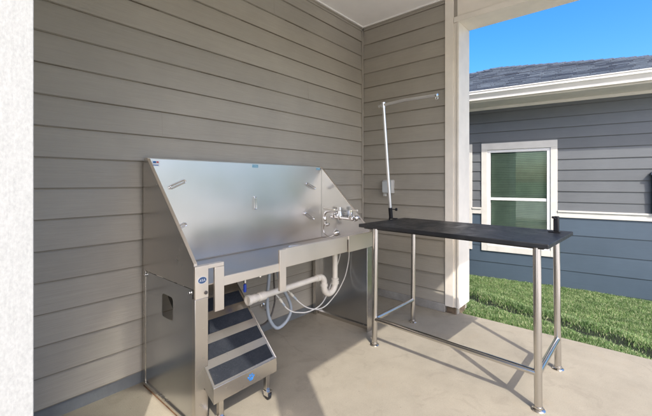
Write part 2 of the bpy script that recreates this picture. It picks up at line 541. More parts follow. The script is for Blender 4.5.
def make_grass():
    def pts(n, x0, x1, y0, y1):
        return np.stack([rng.uniform(x0, x1, n), rng.uniform(y0, y1, n)], -1)
    P = np.concatenate([pts(360000, XE - .015, 6.15, -.75, 2.1), pts(50000, XE, 6.15, -4., -.75), pts(26000, 3.3, 6.15, 2.1, 4)])
    # keep out from under the neighbour wall (line through P0 along e)
    P0 = np.array([6.1145, .7409]); nn = np.array([.9904, .1381])
    q = (P - P0) @ nn
    keep = q < .02
    t = P[:, 0] - crest_x(P[:, 1])
    gap = np.exp(-((t + .03) / (.125 + .02 * np.sin(P[:, 1] * 31) + .012 * np.sin(P[:, 1] * 83))) ** 4)
    keep &= rng.random(len(P)) > .975 * gap
    keep &= ~((P[:, 0] < 3.47) & (P[:, 1] > 1.16))
    keep &= ~((P[:, 0] < 5.52) & (P[:, 1] < -.985))
    # clumps: thin some places
    cl = np.sin(P[:, 0] * 17 + 3 * np.sin(P[:, 1] * 9)) * np.sin(P[:, 1] * 21 + 2 * np.sin(P[:, 0] * 13))
    keep &= rng.random(len(P)) < .8 + .2 * cl
    P = P[keep]; n = len(P)
    z = lawn_z(P[:, 0], P[:, 1])
    near_edge = np.clip((P[:, 0] - XE) / .1, 0, 1)
    h = rng.uniform(.012, .036, n) * (1 + .25 * cl[keep])
    w = rng.uniform(.0011, .0024, n)
    ang = rng.uniform(0, 2 * np.pi, n)
    lean = rng.uniform(.1, 1.0, n) * h
    la = rng.uniform(0, 2 * np.pi, n)
    # blades over the slab edge lean out a little
    ux, uy = np.cos(ang) * w, np.sin(ang) * w
    lx, ly = np.cos(la) * lean, np.sin(la) * lean
    lx -= (1 - near_edge) * .008
    V = np.zeros((n, 5, 3))
    V[:, 0] = np.stack([P[:, 0] - ux, P[:, 1] - uy, z - .004], -1)
    V[:, 1] = np.stack([P[:, 0] + ux, P[:, 1] + uy, z - .004], -1)
    V[:, 2] = np.stack([P[:, 0] - ux * .8 + lx * .35, P[:, 1] - uy * .8 + ly * .35, z + h * .6], -1)
    V[:, 3] = np.stack([P[:, 0] + ux * .8 + lx * .35, P[:, 1] + uy * .8 + ly * .35, z + h * .6], -1)
    V[:, 4] = np.stack([P[:, 0] + lx, P[:, 1] + ly, z + h * (1 - .25 * lean / h)], -1)
    idx = np.arange(n)[:, None] * 5
    quads = idx + np.array([0, 1, 3, 2]); tris = idx + np.array([2, 3, 4])
    loops = np.concatenate([quads, tris], 1).ravel()
    starts = (np.arange(n)[:, None] * 7 + np.array([0, 4])).ravel()
    tot = np.tile([4, 3], n)
    me = bpy.data.meshes.new('lawn_grass')
    me.vertices.add(n * 5); me.vertices.foreach_set('co', V.ravel())
    me.loops.add(len(loops)); me.loops.foreach_set('vertex_index', loops.astype(np.int32))
    me.polygons.add(2 * n); me.polygons.foreach_set('loop_start', starts.astype(np.int32)); me.polygons.foreach_set('loop_total', tot.astype(np.int32))
    me.update(calc_edges=True); me.validate()
    o = bpy.data.objects.new('lawn_grass', me); COL.objects.link(o); me.materials.append(M['grass'])
    o['kind'] = 'stuff'; tag(o, 'short sunlit green grass between the patio and the blue-grey house', 'grass')
make_grass()

# ------------------------------------------------------------------ our house: walls round the patio
CEIL = 2.919
# long wall behind the tub
wa = thing('siding_wall', 'long warm-grey lap siding wall behind the stainless dog bath', 'wall', (1.6, YA, 0))
m = MB(); lap_strip(m, (-1.62, 0), (XB - 1.6 - .004, 0), (0, -1), .074, CEIL - .045, ZA, EX, rs=3)
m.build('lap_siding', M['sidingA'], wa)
m = MB()
for jx, k in ((-.62, 9), (.71, 12), (.30, 16)):
    zb = ZA + k * EX
    m.prism([(-.0154, zb), (-.0157, zb + .003), (-.0036, zb + EX - .001), (-.002, zb + EX - .001), (-.002, zb)], 'x', jx, jx + .0022)
m.build('joint_caulk', M['joint'], wa)
m = MB(); m.box((-1.62, .0, .0), (XB - 1.6 + .25, .2, CEIL + .05)); m.build('wall_core', M['trimgrey'], wa)
m = MB(); m.box((-1.62, -.004, 0.0), (XB - 1.6, .0, .074)); m.build('base_strip', M['stemdark'], wa)
m = MB(); m.box((-1.44, -.016, CEIL - .040), (XB - 1.6 - .02, -.0005, CEIL - .001)); m.box((-1.44, -.026, CEIL - .022), (XB - 1.6 - .02, -.0165, CEIL - .001))
m.build('frieze_board', M['trimgrey'], wa, bevel=.002)
m = MB(); m.box((XB - 1.6 - .028, -.028, .074), (XB - 1.6 - .0125, -.0005, CEIL - .04)); m.build('corner_trim', M['trimgrey'], wa, bevel=.002)

# short end wall
wb = thing('siding_wall', 'short warm-grey lap siding wall with the outlet box, at right angles to the bath wall', 'wall', (XB, 1.7, 0))
yo = 1.7
m = MB(); lap_strip(m, (0, 1.279 - yo), (0, YA - .026 - yo), (-1, 0), .078, CEIL - .045, ZB, EX, rs=5)
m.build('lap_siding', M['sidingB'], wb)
m = MB(); m.box((.0, 1.17 - yo, .0), (.24, YA - yo - .001, CEIL + .05)); m.build('wall_core', M['trimgrey'], wb)
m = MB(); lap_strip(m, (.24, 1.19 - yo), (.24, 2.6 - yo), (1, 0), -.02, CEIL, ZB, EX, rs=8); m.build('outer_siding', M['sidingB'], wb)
m = MB(); m.box((-.022, 1.282 - yo, .0), (-.0005, YA - yo - .03, .076)); m.build('foundation_edge', M['stem'], wb, bevel=.004)
m = MB(); m.box((-.016, 1.283 - yo, CEIL - .040), (-.0005, YA - yo - .03, CEIL - .001)); m.box((-.026, 1.283 - yo, CEIL - .022), (-.0165, YA - yo - .03, CEIL - .001))
m.build('frieze_board', M['trimgrey'], wb, bevel=.002)
m = MB(); m.box((-.030, YA - yo - .0285, .074), (-.0125, YA - yo - .0125, CEIL - .04)); m.build('corner_trim', M['trimgrey'], wb, bevel=.002)

# trimmed end of that wall = the pale column
pc = thing('porch_column', 'beige trim-wrapped column at the end of the short wall, beside the lawn', 'column', (XB + .13, 1.16, 0))
def W(o, x, y, z=0): return (x - o.location.x, y - o.location.y, z - o.location.z)
def bx(m_, o, lo, hi): m_.box(W(o, *lo), W(o, *hi)); return m_
BZ = 2.67
m = MB(); bx(m, pc, (XB - .020, 1.2005, .062), (XB - .001, 1.2785, CEIL - .002)); m.build('side_board', M['beige'], pc, bevel=.002)
m = MB(); bx(m, pc, (XB - .012, 1.168, .062), (XB - .001, 1.200, BZ - .002)); m.build('recessed_board', M['beige'], pc, bevel=.001)
m = MB(); bx(m, pc, (XB - .022, 1.149, .062), (XB + .255, 1.1675, BZ - .002)); m.build('end_board', M['beige'], pc, bevel=.002)
m = MB(); bx(m, pc, (XB + .05, 1.1690, -.05), (XB + .2, 1.29, .0615)); bx(m, pc, (XB - .010, 1.180, 0), (XB + .0495, 1.27, .060)); m.build('post_foot', M['wood'], pc, bevel=.004)
m = MB(); bx(m, pc, (XB + .2415, 1.169, .085), (XB + .255, 1.27, CEIL)); m.build('outer_board', M['beige'], pc, bevel=.002)

# west return wall whose trimmed end shows at the left of the photo
ww = thing('trimmed_wall_end', 'bright white rough-sawn trim board at the end of the near wall', 'wall', (.08, 1.3, 0))
m = MB(); bx(m, ww, (XW0, 1.004, -.02), (XW1, 1.024, CEIL)); m.build('end_board', M['rough_white'], ww, bevel=.002)
m = MB(); bx(m, ww, (XW0 + .012, 1.0245, 0), (XW1 - .014, YA, CEIL)); m.build('wall_core', M['trimgrey'], ww)
m = MB()
lap_strip(m, W(ww, XW1 - .014, 1.03)[:2], W(ww, XW1 - .014, YA - .02)[:2], (1, 0), .0, CEIL - .001, ZB, EX, rs=11)
lap_strip(m, W(ww, XW0 + .012, 1.03)[:2], W(ww, XW0 + .012, YA + .2)[:2], (-1, 0), .0, CEIL - .001, ZB, EX, rs=12)
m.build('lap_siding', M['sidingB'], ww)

# near corner post (casts the diagonal band on the slab)
pp = thing('porch_post', 'white square corner post of the patio roof, behind the viewer', 'post', (.0775, -.548, 0))
m = MB(); bx(m, pp, (XW0, -.633, .0), (XW1, -.463, BZ)); m.build('post_shaft', M['rough_white'], pp, bevel=.002)
m = MB(); bx(m, pp, (XW0 - .012, -.645, .0), (XW1 + .012, -.451, .14)); m.build('base_trim', M['rough_white'], pp, bevel=.002)
# far outer post on the lawn side, also outside the frame

# patio roof
pr = thing('patio_roof', 'white ceiling, beams and shingled roof covering the patio', 'roof', (1.7, .8, BZ))
m = MB(); bx(m, pr, (XW1 + .001, -.46, CEIL), (XB - .001, YA - .001, CEIL + .02)); m.build('ceiling', M['ceil'], pr)
# inner crown strips
m = MB(); bx(m, pr, (XW1 + .01, YA - .040, CEIL - .012), (XB - .03, YA - .028, CEIL - .0005)); bx(m, pr, (XB - .040, 1.29, CEIL - .012), (XB - .028, YA - .042, CEIL - .0005)); m.build('crown_strip', M['ceil'], pr)
m = MB(); bx(m, pr, (XB + .001, -.633, BZ), (XB + .25, 1.2, CEIL + .03)); m.build('side_beam', M['beige'], pr, bevel=.002)
m = MB(); bx(m, pr, (XB - .018, -.44, BZ - .0), (XB + .0005, 1.198, BZ + .05)); m.build('beam_trim', M['beige'], pr, bevel=.002)
m = MB(); bx(m, pr, (XW0, -.633, BZ + .0005), (XB, -.463, CEIL + .03)); m.build('front_beam', M['beige'], pr, bevel=.002)
m = MB(); bx(m, pr, (XW0, -.4625, BZ + .0005), (XW1, 1.003, CEIL + .03)); m.build('near_side_beam', M['beige'], pr, bevel=.002)
ZE = 2.86
x0, x1, y0, y1 = -.335, 3.76, -.90, 6.6
m = MB()
bx(m, pr, (x0 + .02, y0 + .02, CEIL + .031), (x1 - .02, -.6335, CEIL + .045)); bx(m, pr, (x0 + .02, -.633, CEIL + .031), (XW0 - .001, y1, CEIL + .045)); bx(m, pr, (XB + .251, -.633, CEIL + .031), (x1 - .02, y1, CEIL + .045))
m.build('soffit', M['ceil'], pr)
m = MB(); bx(m, pr, (x0, y0, ZE), (x1, y0 + .02, ZE + .16)); bx(m, pr, (x0, y0 + .0205, ZE), (x0 + .02, y1, ZE + .16)); bx(m, pr, (x1 - .02, y0 + .0205, ZE), (x1, y1, ZE + .16)); m.build('fascia', M['beige'], pr, bevel=.002)
def hip(mb, x0, x1, y0, y1, z, ax, ay0, ay1, h, parent):
    A = [(x0, y0, z), (x1, y0, z), (x1, y1, z), (x0, y1, z)]
    r0, r1 = (ax, ay0, z + h), (ax, ay1, z + h)
    faces = [[A[0], A[1], r0], [A[1], A[2], r1, r0], [A[2], A[3], r1], [A[3], A[0], r0, r1]]
    mb.uv = []
    for f in faces:
        P = [Vector(p) for p in f]
        u = (P[1] - P[0]).normalized(); nrm = u.cross(P[2] - P[0]).normalized(); v = nrm.cross(u)
        o = len(mb.v)
        for p in P:
            mb.v.append(tuple(p)); d = p - P[0]; mb.uv.append((d.dot(u), d.dot(v)))
        mb.f.append(tuple(range(o, o + len(P))))
    o = len(mb.v)
    for p in A: mb.v.append((p[0], p[1], p[2] - .001)); mb.uv.append((p[0], p[1]))
    mb.f.append((o, o + 1, o + 2, o + 3))
    return mb
m = MB(); ox, oy, oz = pr.location
hip(m, x0 - .02 - ox, x1 + .02 - ox, y0 - .02 - oy, y1 + .02 - oy, ZE + .162 - oz, 1.7 - ox, 1.2 - oy, 4.6 - oy, .9, pr)
m.build('shingle_roof', M['shingle'], pr)

# rest of the house body behind both walls
hb = thing('house_body', 'rear part of the warm-grey house behind the long siding wall', 'house', (1.7, 4.3, 0))
m = MB(); bx(m, hb, (XW0 + .012, YA + .201, -.1), (XB + .24, 6.2, CEIL + .03)); m.build('wall_core', M['trimgrey'], hb)
m = MB()
lap_strip(m, W(hb, XB + .2405, 2.601)[:2], W(hb, XB + .2405, 6.2)[:2], (1, 0), -.02, CEIL, ZB, EX, rs=21)
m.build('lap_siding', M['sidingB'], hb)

# outlet box on the short wall
ob = thing('outlet_box', 'pale grey weatherproof outlet box behind the grooming arm pole', 'outlet', (XB - .006, 1.872, 1.165))
m = MB(); m.box((-.05, -.055, -.07), (0.004, .055, .07)); m.build('back_box', M['box_grey'], ob, bevel=.008, segs=3)
m = MB(); m.box((-.086, -.042, -.066), (-.051, .046, .056)); m.build('cover', M['clear'], ob, bevel=.012, segs=3)
m = MB(); m.box((-.066, .015, -.10), (-.030, .041, -.0695)); m.build('latch', M['box_grey'], ob, bevel=.003)

# ------------------------------------------------------------------ neighbouring house
NB = thing('neighbour_house', 'slate-blue and grey house with shingled roof across the grass strip', 'house', (6.1145, .7409, 0), math.atan2(-.990416, .138117))
TL, TR, DEP = -4.1, 2.0, 4.4
m = MB(); m.box((TL, .0, -.5), (TR, .02, .10)); 
# wall core with openings left for the two windows: built as strips
def wall_with_holes(mb, x0, x1, z0, z1, holes, y0, y1):
    xs = [x0]
    for h in sorted(holes): 
        mb.box((xs[-1], y0, z0), (h[0], y1, z1))
        mb.box((h[0], y0, z0), (h[1], y1, h[2])); mb.box((h[0], y0, h[3]), (h[1], y1, z1))
        xs.append(h[1])
    mb.box((xs[-1], y0, z0), (x1, y1, z1))
WH = [(-.985, -.115, .19, 1.715), (-2.16, -1.29, .19, 1.715)]
m = MB(); wall_with_holes(m, TL, TR, -.6, 2.45, WH, 0.0, .14)
m.box((TL, .14, -.6), (TL + .14, DEP, 2.45)); m.box((TR - .14, .14, -.6), (TR, DEP, 2.45)); m.box((TL + .14, DEP - .14, -.6), (TR - .14, DEP, 2.45))
m.build('wall_core', M['room'], NB)
# siding: lower wide boards, upper narrow boards, split round the window trims
WT = [(-1.065, -.032), (-2.24, -1.207)]
spans = [(TL, -2.24), (-1.207, -1.065), (-.032, TR)]
m = MB()
for a_, b_ in spans:
    lap_strip(m, (a_ + .0, -.0), (b_, -.0), (0, -1), -.5, .692, -.08 - .26 * 2, .26, t=.011, t2=.005, rs=31)
for a_, b_ in WT:
    lap_strip(m, (a_, 0), (b_, 0), (0, -1), -.5, .10, -.60, .26, t=.011, t2=.005, rs=31)
# vertical butt joints, caulked
for jx, z_ in ((-1.075 + .02, -.34),):
    pass
m.build('lower_siding', M['nb_low'], NB)
m = MB()
for a_, b_ in spans:
    lap_strip(m, (a_, 0), (b_, 0), (0, -1), .796, 2.41, 1.075, .156, t=.014, t2=.003, rs=33)
for a_, b_ in WT:
    lap_strip(m, (a_, 0), (b_, 0), (0, -1), 1.834, 2.41, 1.075, .156, t=.014, t2=.003, rs=33)
m.build('upper_siding', M['nb_up'], NB)
m = MB(); lap_strip(m, (TR, 0), (TR, DEP), (1, 0), -.5, 2.41, 1.075, .156, rs=35); m.build('side_siding', M['nb_up'], NB)
m = MB(); lap_strip(m, (TL, 0), (TL, DEP), (-1, 0), -.5, 2.41, 1.075, .156, rs=36); m.build('side_siding', M['nb_up'], NB)
m = MB()
for a_, b_ in spans:
    m = MB(); m.box((a_ + .001, -.026, .693), (b_ - .001, -.0005, .770)); m.box((a_ + .001, -.040, .770), (b_ - .001, -.0005, .795))
    m.build('band_board', M['nb_trim'], NB, bevel=.003)
for a_, b_ in WT:
    w0 = MB()
    w0.box((a_, -.028, .10), (a_ + .085, .0, 1.725)); w0.box((b_ - .085, -.028, .10), (b_, .0, 1.725))
    w0.box((a_, -.0285, 1.7255), (b_, .0, 1.833)); w0.box((a_ + .0855, -.028, .10), (b_ - .0855, .0, .19))
    wo = w0.build('window_trim', M['nb_trim'], NB, bevel=.003)
    fx0, fx1, fz0, fz1 = a_ + .0855, b_ - .0855, .1905, 1.7245
    f = MB(); fw = .046
    f.box((fx0, -.016, fz0), (fx0 + fw, .09, fz1)); f.box((fx1 - fw, -.016, fz0), (fx1, .09, fz1))
    f.box((fx0 + fw, -.016, fz1 - fw), (fx1 - fw, .09, fz1)); f.box((fx0 + fw, -.016, fz0), (fx1 - fw, .09, fz0 + fw))
    f.box((fx0 + fw, -.004, .918), (fx1 - fw, .06, .962))
    win = f.build('window', M['white'], NB, bevel=.004)
    g = MB(); g.box((fx0 + fw, .030, .962), (fx1 - fw, .034, fz1 - fw)); g.build('pane', M['glass'], win)
    g = MB(); g.box((fx0 + fw, .046, fz0 + fw), (fx1 - fw, .050, .918)); g.build('pane', M['glass'], win)
    bl = MB(); z = fz0 + .06; k = 0
    while z < fz1 - .05:
        th = R(62 + 3 * math.sin(k * 1.7))
        yc, c_, s_ = .085, math.cos(th) * .013, math.sin(th) * .013
        bl.add([(fx0 + .05, yc - c_, z - s_), (fx1 - .05, yc - c_, z - s_), (fx1 - .05, yc + c_, z + s_), (fx0 + .05, yc + c_, z + s_),
                (fx0 + .05, yc - c_, z - s_ + .0015), (fx1 - .05, yc - c_, z - s_ + .0015), (fx1 - .05, yc + c_, z + s_ + .0015), (fx0 + .05, yc + c_, z + s_ + .0015)],
               [(0, 1, 2, 3), (4, 5, 6, 7), (0, 1, 5, 4), (2, 3, 7, 6), (0, 3, 7, 4), (1, 2, 6, 5)])
        z += .0275; k += 1
    bl.build('blind', M['blind'], win)
m = MB(); m.box((TL - .5, -.47, 2.42), (TR + .5, .0, 2.435)); m.box((TL - .5, .0, 2.451), (TR + .5, DEP + .5, 2.465)); m.build('soffit', M['nb_gutter'], NB)
m = MB(); m.box((TL, -.03, 2.375), (TR, -.0005, 2.419)); m.build('frieze', M['nb_gutter'], NB, bevel=.003)
# gutter with a moulded front
prof = [(-.47, 2.44), (-.53, 2.44), (-.535, 2.475), (-.56, 2.51), (-.575, 2.525), (-.575, 2.555), (-.585, 2.56), (-.585, 2.572), (-.565, 2.572), (-.56, 2.545), (-.47, 2.545)]
m = MB(); m.prism(prof, 'x', TL - .5, TR + .5); m.build('gutter', M['nb_gutter'], NB)
m = MB(); m.box((TL - .5, -.469, 2.436), (TR + .5, -.45, 2.58)); m.build('fascia', M['nb_gutter'], NB)
# roof: hip roof, apex as seen
ap = Vector((-1.086, 2.077, 3.652)); zE = 2.578
C_ = [Vector((-4.57, -.51, zE)), Vector((2.49, -.51, zE)), Vector((2.49, 4.9, zE)), Vector((-4.57, 4.9, zE))]
m = MB(); m.uv = []
for i in range(4):
    A, B = C_[i], C_[(i + 1) % 4]
    u = (B - A).normalized(); nn_ = u.cross(ap - A).normalized(); v = nn_.cross(u)
    rows = 24 if i != 0 else 26
    H_ = (ap - A).dot(v)
    for k in range(rows):
        f0, f1 = k / rows, (k + 1) / rows
        a0, a1 = A.lerp(ap, f0), A.lerp(ap, f1); b0, b1 = B.lerp(ap, f0), B.lerp(ap, f1)
        up = Vector((0, 0, .010))
        rr = random.Random(k + i * 50)
        o = len(m.v)
        segs = 40
        pts = []
        for s in range(segs + 1):
            t_ = s / segs
            l = a0.lerp(b0, t_); h_ = a1.lerp(b1, t_)
            wv = Vector((0, 0, rr.uniform(-.002, .003)))
            pts.append((l, l + up + wv, h_ + wv * .3))
        for tri in pts:
            for p_ in tri:
                d = p_ - A; m.v.append(tuple(p_)); m.uv.append((d.dot(u) + (k % 3) * .07, f0 * H_ + max(0, d.dot(v) - f0 * H_)))
        for s in range(segs):
            q0 = o + s * 3
            m.f.append((q0, q0 + 3, q0 + 4, q0 + 1)); m.f.append((q0 + 1, q0 + 4, q0 + 5, q0 + 2))
rf = m.build('roof', M['shingle'], NB)
m = MB(); m.uv = []
for i in (0, 1):
    A = C_[i]; L = (ap - A); nseg = int(L.length / .15)
    side = Vector((-L.y, L.x, 0)).normalized()
    if side.y > 0: side = -side
    for k in range(nseg):
        p_ = A + L * (k / nseg) + Vector((0, 0, .014)); q_ = A + L * ((k + 1.25) / nseg) + Vector((0, 0, .004))
        up = Vector((0, 0, .022))
        dz = Vector((0, 0, .042)); vs = [p_ - side * .10 - dz, p_ + up * .4, p_ + side * .10 - dz, q_ - side * .10 - dz, q_ + up * .2, q_ + side * .10 - dz]
        o = len(m.v); m.v += [tuple(x) for x in vs]; m.uv += [(k * .21 + .1, .07)] * 6
        m.f += [(o, o + 3, o + 4, o + 1), (o + 1, o + 4, o + 5, o + 2), (o, o + 1, o + 2)]
m.uv = None; m.build('ridge_cap', M['ridge'], NB)

# hooded dark box on the neighbour's wall, cut by the right edge of the photo
ub = thing('utility_box', 'dark navy hooded box on the grey siding above the white band', 'utility box', (0, 0, 0))
ub.location = NB.matrix_basis @ Vector((1.13, -.016, .80)) if False else Vector((6.1145, .7409, 0)) + Matrix.Rotation(math.atan2(-.990416, .138117), 3, 'Z') @ Vector((1.13, -.018, .80))
ub.rotation_euler = (0, 0, math.atan2(-.990416, .138117))
m = MB(); m.box((-.135, -.055, .0), (.145, .0, .50)); m.build('cabinet', M['navy'], ub, bevel=.006)
m = MB(); m.prism([(-.155, .50), (.165, .50), (.165, .53), (0, .62), (-.155, .53)], 'y', -.07, .0); m.build('hood', M['navy'], ub, bevel=.004)
m = MB(); m.box((-.11, -.061, .04), (.12, -.0555, .46)); m.build('door', M['navy'], ub, bevel=.002)

# ------------------------------------------------------------------ the dog bath
TX0, TX1, TY0, TY1 = .855, 2.400, 1.58, 2.13
FZ = .70
TB = thing('dog_bath', 'large stainless steel walk-in dog bath with tall splash walls against the siding', 'dog bath', (1.6275, 1.88, 0))
def part(name, mat, fn, bevel=.0015, parent=None, smooth=False):
    m_ = MB(); fn(m_)
    # world -> bath coordinates
    ox, oy, oz = TB.location
    m_.v = [(x - ox, y - oy, z - oz) for x, y, z in m_.v]
    return m_.build(name, mat, parent or TB, bevel=bevel, smooth=smooth)
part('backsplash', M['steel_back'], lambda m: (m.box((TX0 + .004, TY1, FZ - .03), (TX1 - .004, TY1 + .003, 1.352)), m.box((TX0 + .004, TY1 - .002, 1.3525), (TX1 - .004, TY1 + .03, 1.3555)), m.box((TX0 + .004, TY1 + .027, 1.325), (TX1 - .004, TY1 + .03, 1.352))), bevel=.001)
sideprof = [(TY1 + .045, .69), (TY1 + .045, 1.352), (TY1 + .0, 1.352), (TY0 + .008, .815), (TY0 + .008, .69)]
part('splash_side', M['steel'], lambda m: m.prism(sideprof, 'x', TX0, TX0 + .0025), bevel=0)
part('splash_side', M['steel_side'], lambda m: m.prism(sideprof, 'x', TX1 - .0025, TX1), bevel=0)
def slope_flange(m, xa, xb):
    # folded hem along the sloping edge, then up the short front edge
    p = [(TY1 + .047, 1.3525), (TY1 - .001, 1.3525), (TY0 + .006, .8155), (TY0 + .006, .8025), (TY0 + .010, .8025), (TY0 + .010, .814), (TY1 + .0005, 1.3492), (TY1 + .047, 1.3492)]
    m.prism(p, 'x', xa, xb)
part('edge_hem', M['steel_front'], lambda m: slope_flange(m, TX0 - .001, TX0 + .016), bevel=.0006)
part('edge_hem', M['steel_front'], lambda m: slope_flange(m, TX1 - .016, TX1 + .001), bevel=.0006)
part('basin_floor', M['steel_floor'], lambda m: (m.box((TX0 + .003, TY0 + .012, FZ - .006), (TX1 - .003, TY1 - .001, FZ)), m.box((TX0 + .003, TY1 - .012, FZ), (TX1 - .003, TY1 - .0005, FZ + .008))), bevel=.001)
part('drain_cover', M['chrome'], lambda m: m.lathe([(.062, 0), (.064, .004), (.055, .008), (.050, .005), (.0, .005)], (1.93, 1.98, FZ)), bevel=0, smooth=True)
# front rim pieces
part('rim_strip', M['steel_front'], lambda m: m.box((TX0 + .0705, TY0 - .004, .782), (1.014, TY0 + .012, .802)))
part('door_post', M['steel_front'], lambda m: m.box((.960, TY0 - .006, .556), (1.014, TY0 + .010, .7815)))
part('door_post', M['steel_front'], lambda m: m.box((1.395, TY0 - .006, .556), (1.447, TY0 + .010, .8035)))
part('door_sill', M['steel_front'], lambda m: (m.box((1.0145, TY0 - .002, .676), (1.3945, TY0 + .010, .724)),))
part('front_apron', M['steel_front'], lambda m: (m.box((1.4475, TY0 - .004, .692), (2.062, TY0 + .012, .806)), m.box((2.062, TY0 - .0025, .782), (2.080, TY0 + .012, .8055)), m.box((2.080, TY0 - .006, .686), (TX1, TY0 + .012, .807))))
part('slot_shade', M['black'], lambda m: m.box((2.055, TY0 + .0125, .69), (2.087, TY0 + .0135, .781)), bevel=0)  # black sheet standing in for the shade inside the apron slot
part('rim_return', M['steel_front'], lambda m: (m.box((1.4475, TY0 + .0125, .800), (TX1 - .017, TY0 + .030, .8035)), m.box((TX0 + .017, TY0 + .0125, .797), (1.014, TY0 + .030, .8005))))
# legs
part('corner_plate', M['steel_front'], lambda m: m.box((TX0 - .001, TY0 - .005, .642), (TX0 + .070, TY0 + .0075, .8015)))
part('leg', M['steel'], lambda m: (m.box((TX0 + .001, TY0 - .002, .03), (TX0 + .070, TY0 + .001, .6415)), m.box((TX0 + .001, TY0 + .0015, .03), (TX0 + .004, TY0 + .03, .6415))))
part('leg', M['steel'], lambda m: (m.box((TX1 - .070, TY0 - .002, .0), (TX1 - .001, TY0 + .001, .6855)), m.box((TX1 - .004, TY0 + .0015, .0), (TX1 - .001, TY0 + .03, .6855))))
part('leg', M['steel'], lambda m: (m.box((TX0 + .001, TY1 + .03, .03), (TX0 + .04, TY1 + .06, 1.34)),))
part('leg', M['steel'], lambda m: (m.box((TX1 - .06, TY1 + .02, .0), (TX1 - .0015, TY1 + .055, .695)),))
# side panels with the rounded square opening on the near side
def side_panel(m):
    y0_, y1_, z0_, z1_ = TY0 + .031, TY1 + .045, .03, .684
    hy0, hy1, hz0, hz1, r = 1.815, 1.945, .475, .600, .022
    hole = []
    for cx_, cz_, a0 in ((hy1 - r, hz1 - r, 0), (hy0 + r, hz1 - r, 90), (hy0 + r, hz0 + r, 180), (hy1 - r, hz0 + r, 270)):
        for k in range(7):
            a = R(a0 + 15 * k); hole.append((cx_ + r * math.cos(a), cz_ + r * math.sin(a)))
    outer = [(y1_, z1_), (y0_, z1_), (y0_, z0_), (y1_, z0_)]
    for x_, in ((TX0 + .0045,), (TX0 + .0065,)):
        pass
    o = len(m.v)
    xa, xb = TX0 + .0045, TX0 + .0065
    for x_ in (xa, xb):
        m.v += [(x_, p[0], p[1]) for p in hole] + [(x_, p[0], p[1]) for p in outer]
    nh = len(hole); tot = nh + 4
    for s in (0, 1):
        b = o + s * tot
        for q in range(4):
            for k in range(6):
                m.f.append((b + q * 7 + k, b + q * 7 + k + 1, b + nh + q))
            m.f.append((b + q * 7 + 6, b + ((q + 1) * 7) % nh, b + nh + (q + 1) % 4, b + nh + q))
    for k in range(nh):
        k2 = (k + 1) % nh
        m.f.append((o + k, o + k2, o + tot + k2, o + tot + k))
sp = part('side_panel', M['steel_side'], side_panel, bevel=0)
part('side_panel', M['steel_side'], lambda m: m.box((TX1 - .0065, TY0 + .031, .012), (TX1 - .0045, TY1 + .019, .685)), bevel=0)
part('base_rail', M['steel'], lambda m: m.box((TX0 - .004, TY0 + .005, .012), (TX0 + .020, TY1 + .05, .0295)))
part('base_rail', M['steel'], lambda m: m.box((TX1 - .022, TY0 + .031, .0), (TX1 - .007, TY1 + .018, .028)))
part('rust_seam', M['rust'], lambda m: m.box((TX0 - .0025, TY0 + .02, .001), (TX0 + .018, TY1 + .045, .0118)), bevel=0)
for (by, bz) in ((TY0 + .055, .664), (TY1 + .025, .664)):
    part('bolt', M['chrome'], lambda m: m.lathe([(.009, 0), (.009, .004), (.006, .007), (0, .007)], (TX0 + .002, by, bz), (-1, 0, 0), 12), bevel=0, smooth=True)
part('bolt', M['hose_dark'], lambda m: m.lathe([(.009, 0), (.009, .005), (.0, .005)], (TX0 + .055, TY0 - .005, .667), (0, -1, 0), 12), bevel=0, smooth=True)
# oval maker's badge
def oval(m, cx_, cz_, rx, rz, y_a, y_b):
    n_ = 28
    vs = [(cx_ + rx * math.cos(2 * math.pi * k / n_), y_a, cz_ + rz * math.sin(2 * math.pi * k / n_)) for k in range(n_)]
    vs += [(x, y_b, z) for x, y, z in vs]
    m.add(vs, [tuple(range(n_)), tuple(range(n_, 2 * n_))] + [(k, (k + 1) % n_, n_ + (k + 1) % n_, n_ + k) for k in range(n_)])
bd = part('badge', M['sticker_white'], lambda m: oval(m, TX0 + .036, .732, .024, .0175, TY0 - .0065, TY0 - .005), bevel=0)
part('badge_face', M['oval_ink'], lambda m: oval(m, TX0 + .036, .732, .0218, .0155, TY0 - .0072, TY0 - .0066), bevel=0, parent=bd)
def strokes(m):
    def st(x0, z0, x1, z1, w=.0017):
        d_ = Vector((x1 - x0, 0, z1 - z0)); n_ = Vector((d_.z, 0, -d_.x)).normalized() * w / 2
        a, b_ = Vector((x0, 0, z0)), Vector((x1, 0, z1)); q = [a - n_, b_ - n_, b_ + n_, a + n_]
        m.add([(p.x, TY0 - .0078, p.z) for p in q] + [(p.x, TY0 - .0073, p.z) for p in q], [(0, 1, 2, 3), (4, 5, 6, 7), (0, 1, 5, 4), (1, 2, 6, 5), (2, 3, 7, 6), (3, 0, 4, 7)])
    cx_, cz_ = TX0 + .036, .732
    for ox_ in (-.0105, .0105):
        st(cx_ + ox_ - .004, cz_ - .006, cx_ + ox_, cz_ + .006); st(cx_ + ox_ + .004, cz_ - .006, cx_ + ox_, cz_ + .006); st(cx_ + ox_ - .0025, cz_ - .002, cx_ + ox_ + .0025, cz_ - .002)
    st(cx_ + .003, cz_ + .005, cx_ - .003, cz_ + .005); st(cx_ - .003, cz_ + .005, cx_ - .003, cz_); st(cx_ - .003, cz_, cx_ + .003, cz_); st(cx_ + .003, cz_, cx_ + .003, cz_ - .005); st(cx_ + .003, cz_ - .005, cx_ - .003, cz_ - .005)
part('badge_lettering', M['sticker_white'], strokes, bevel=0, parent=bd)
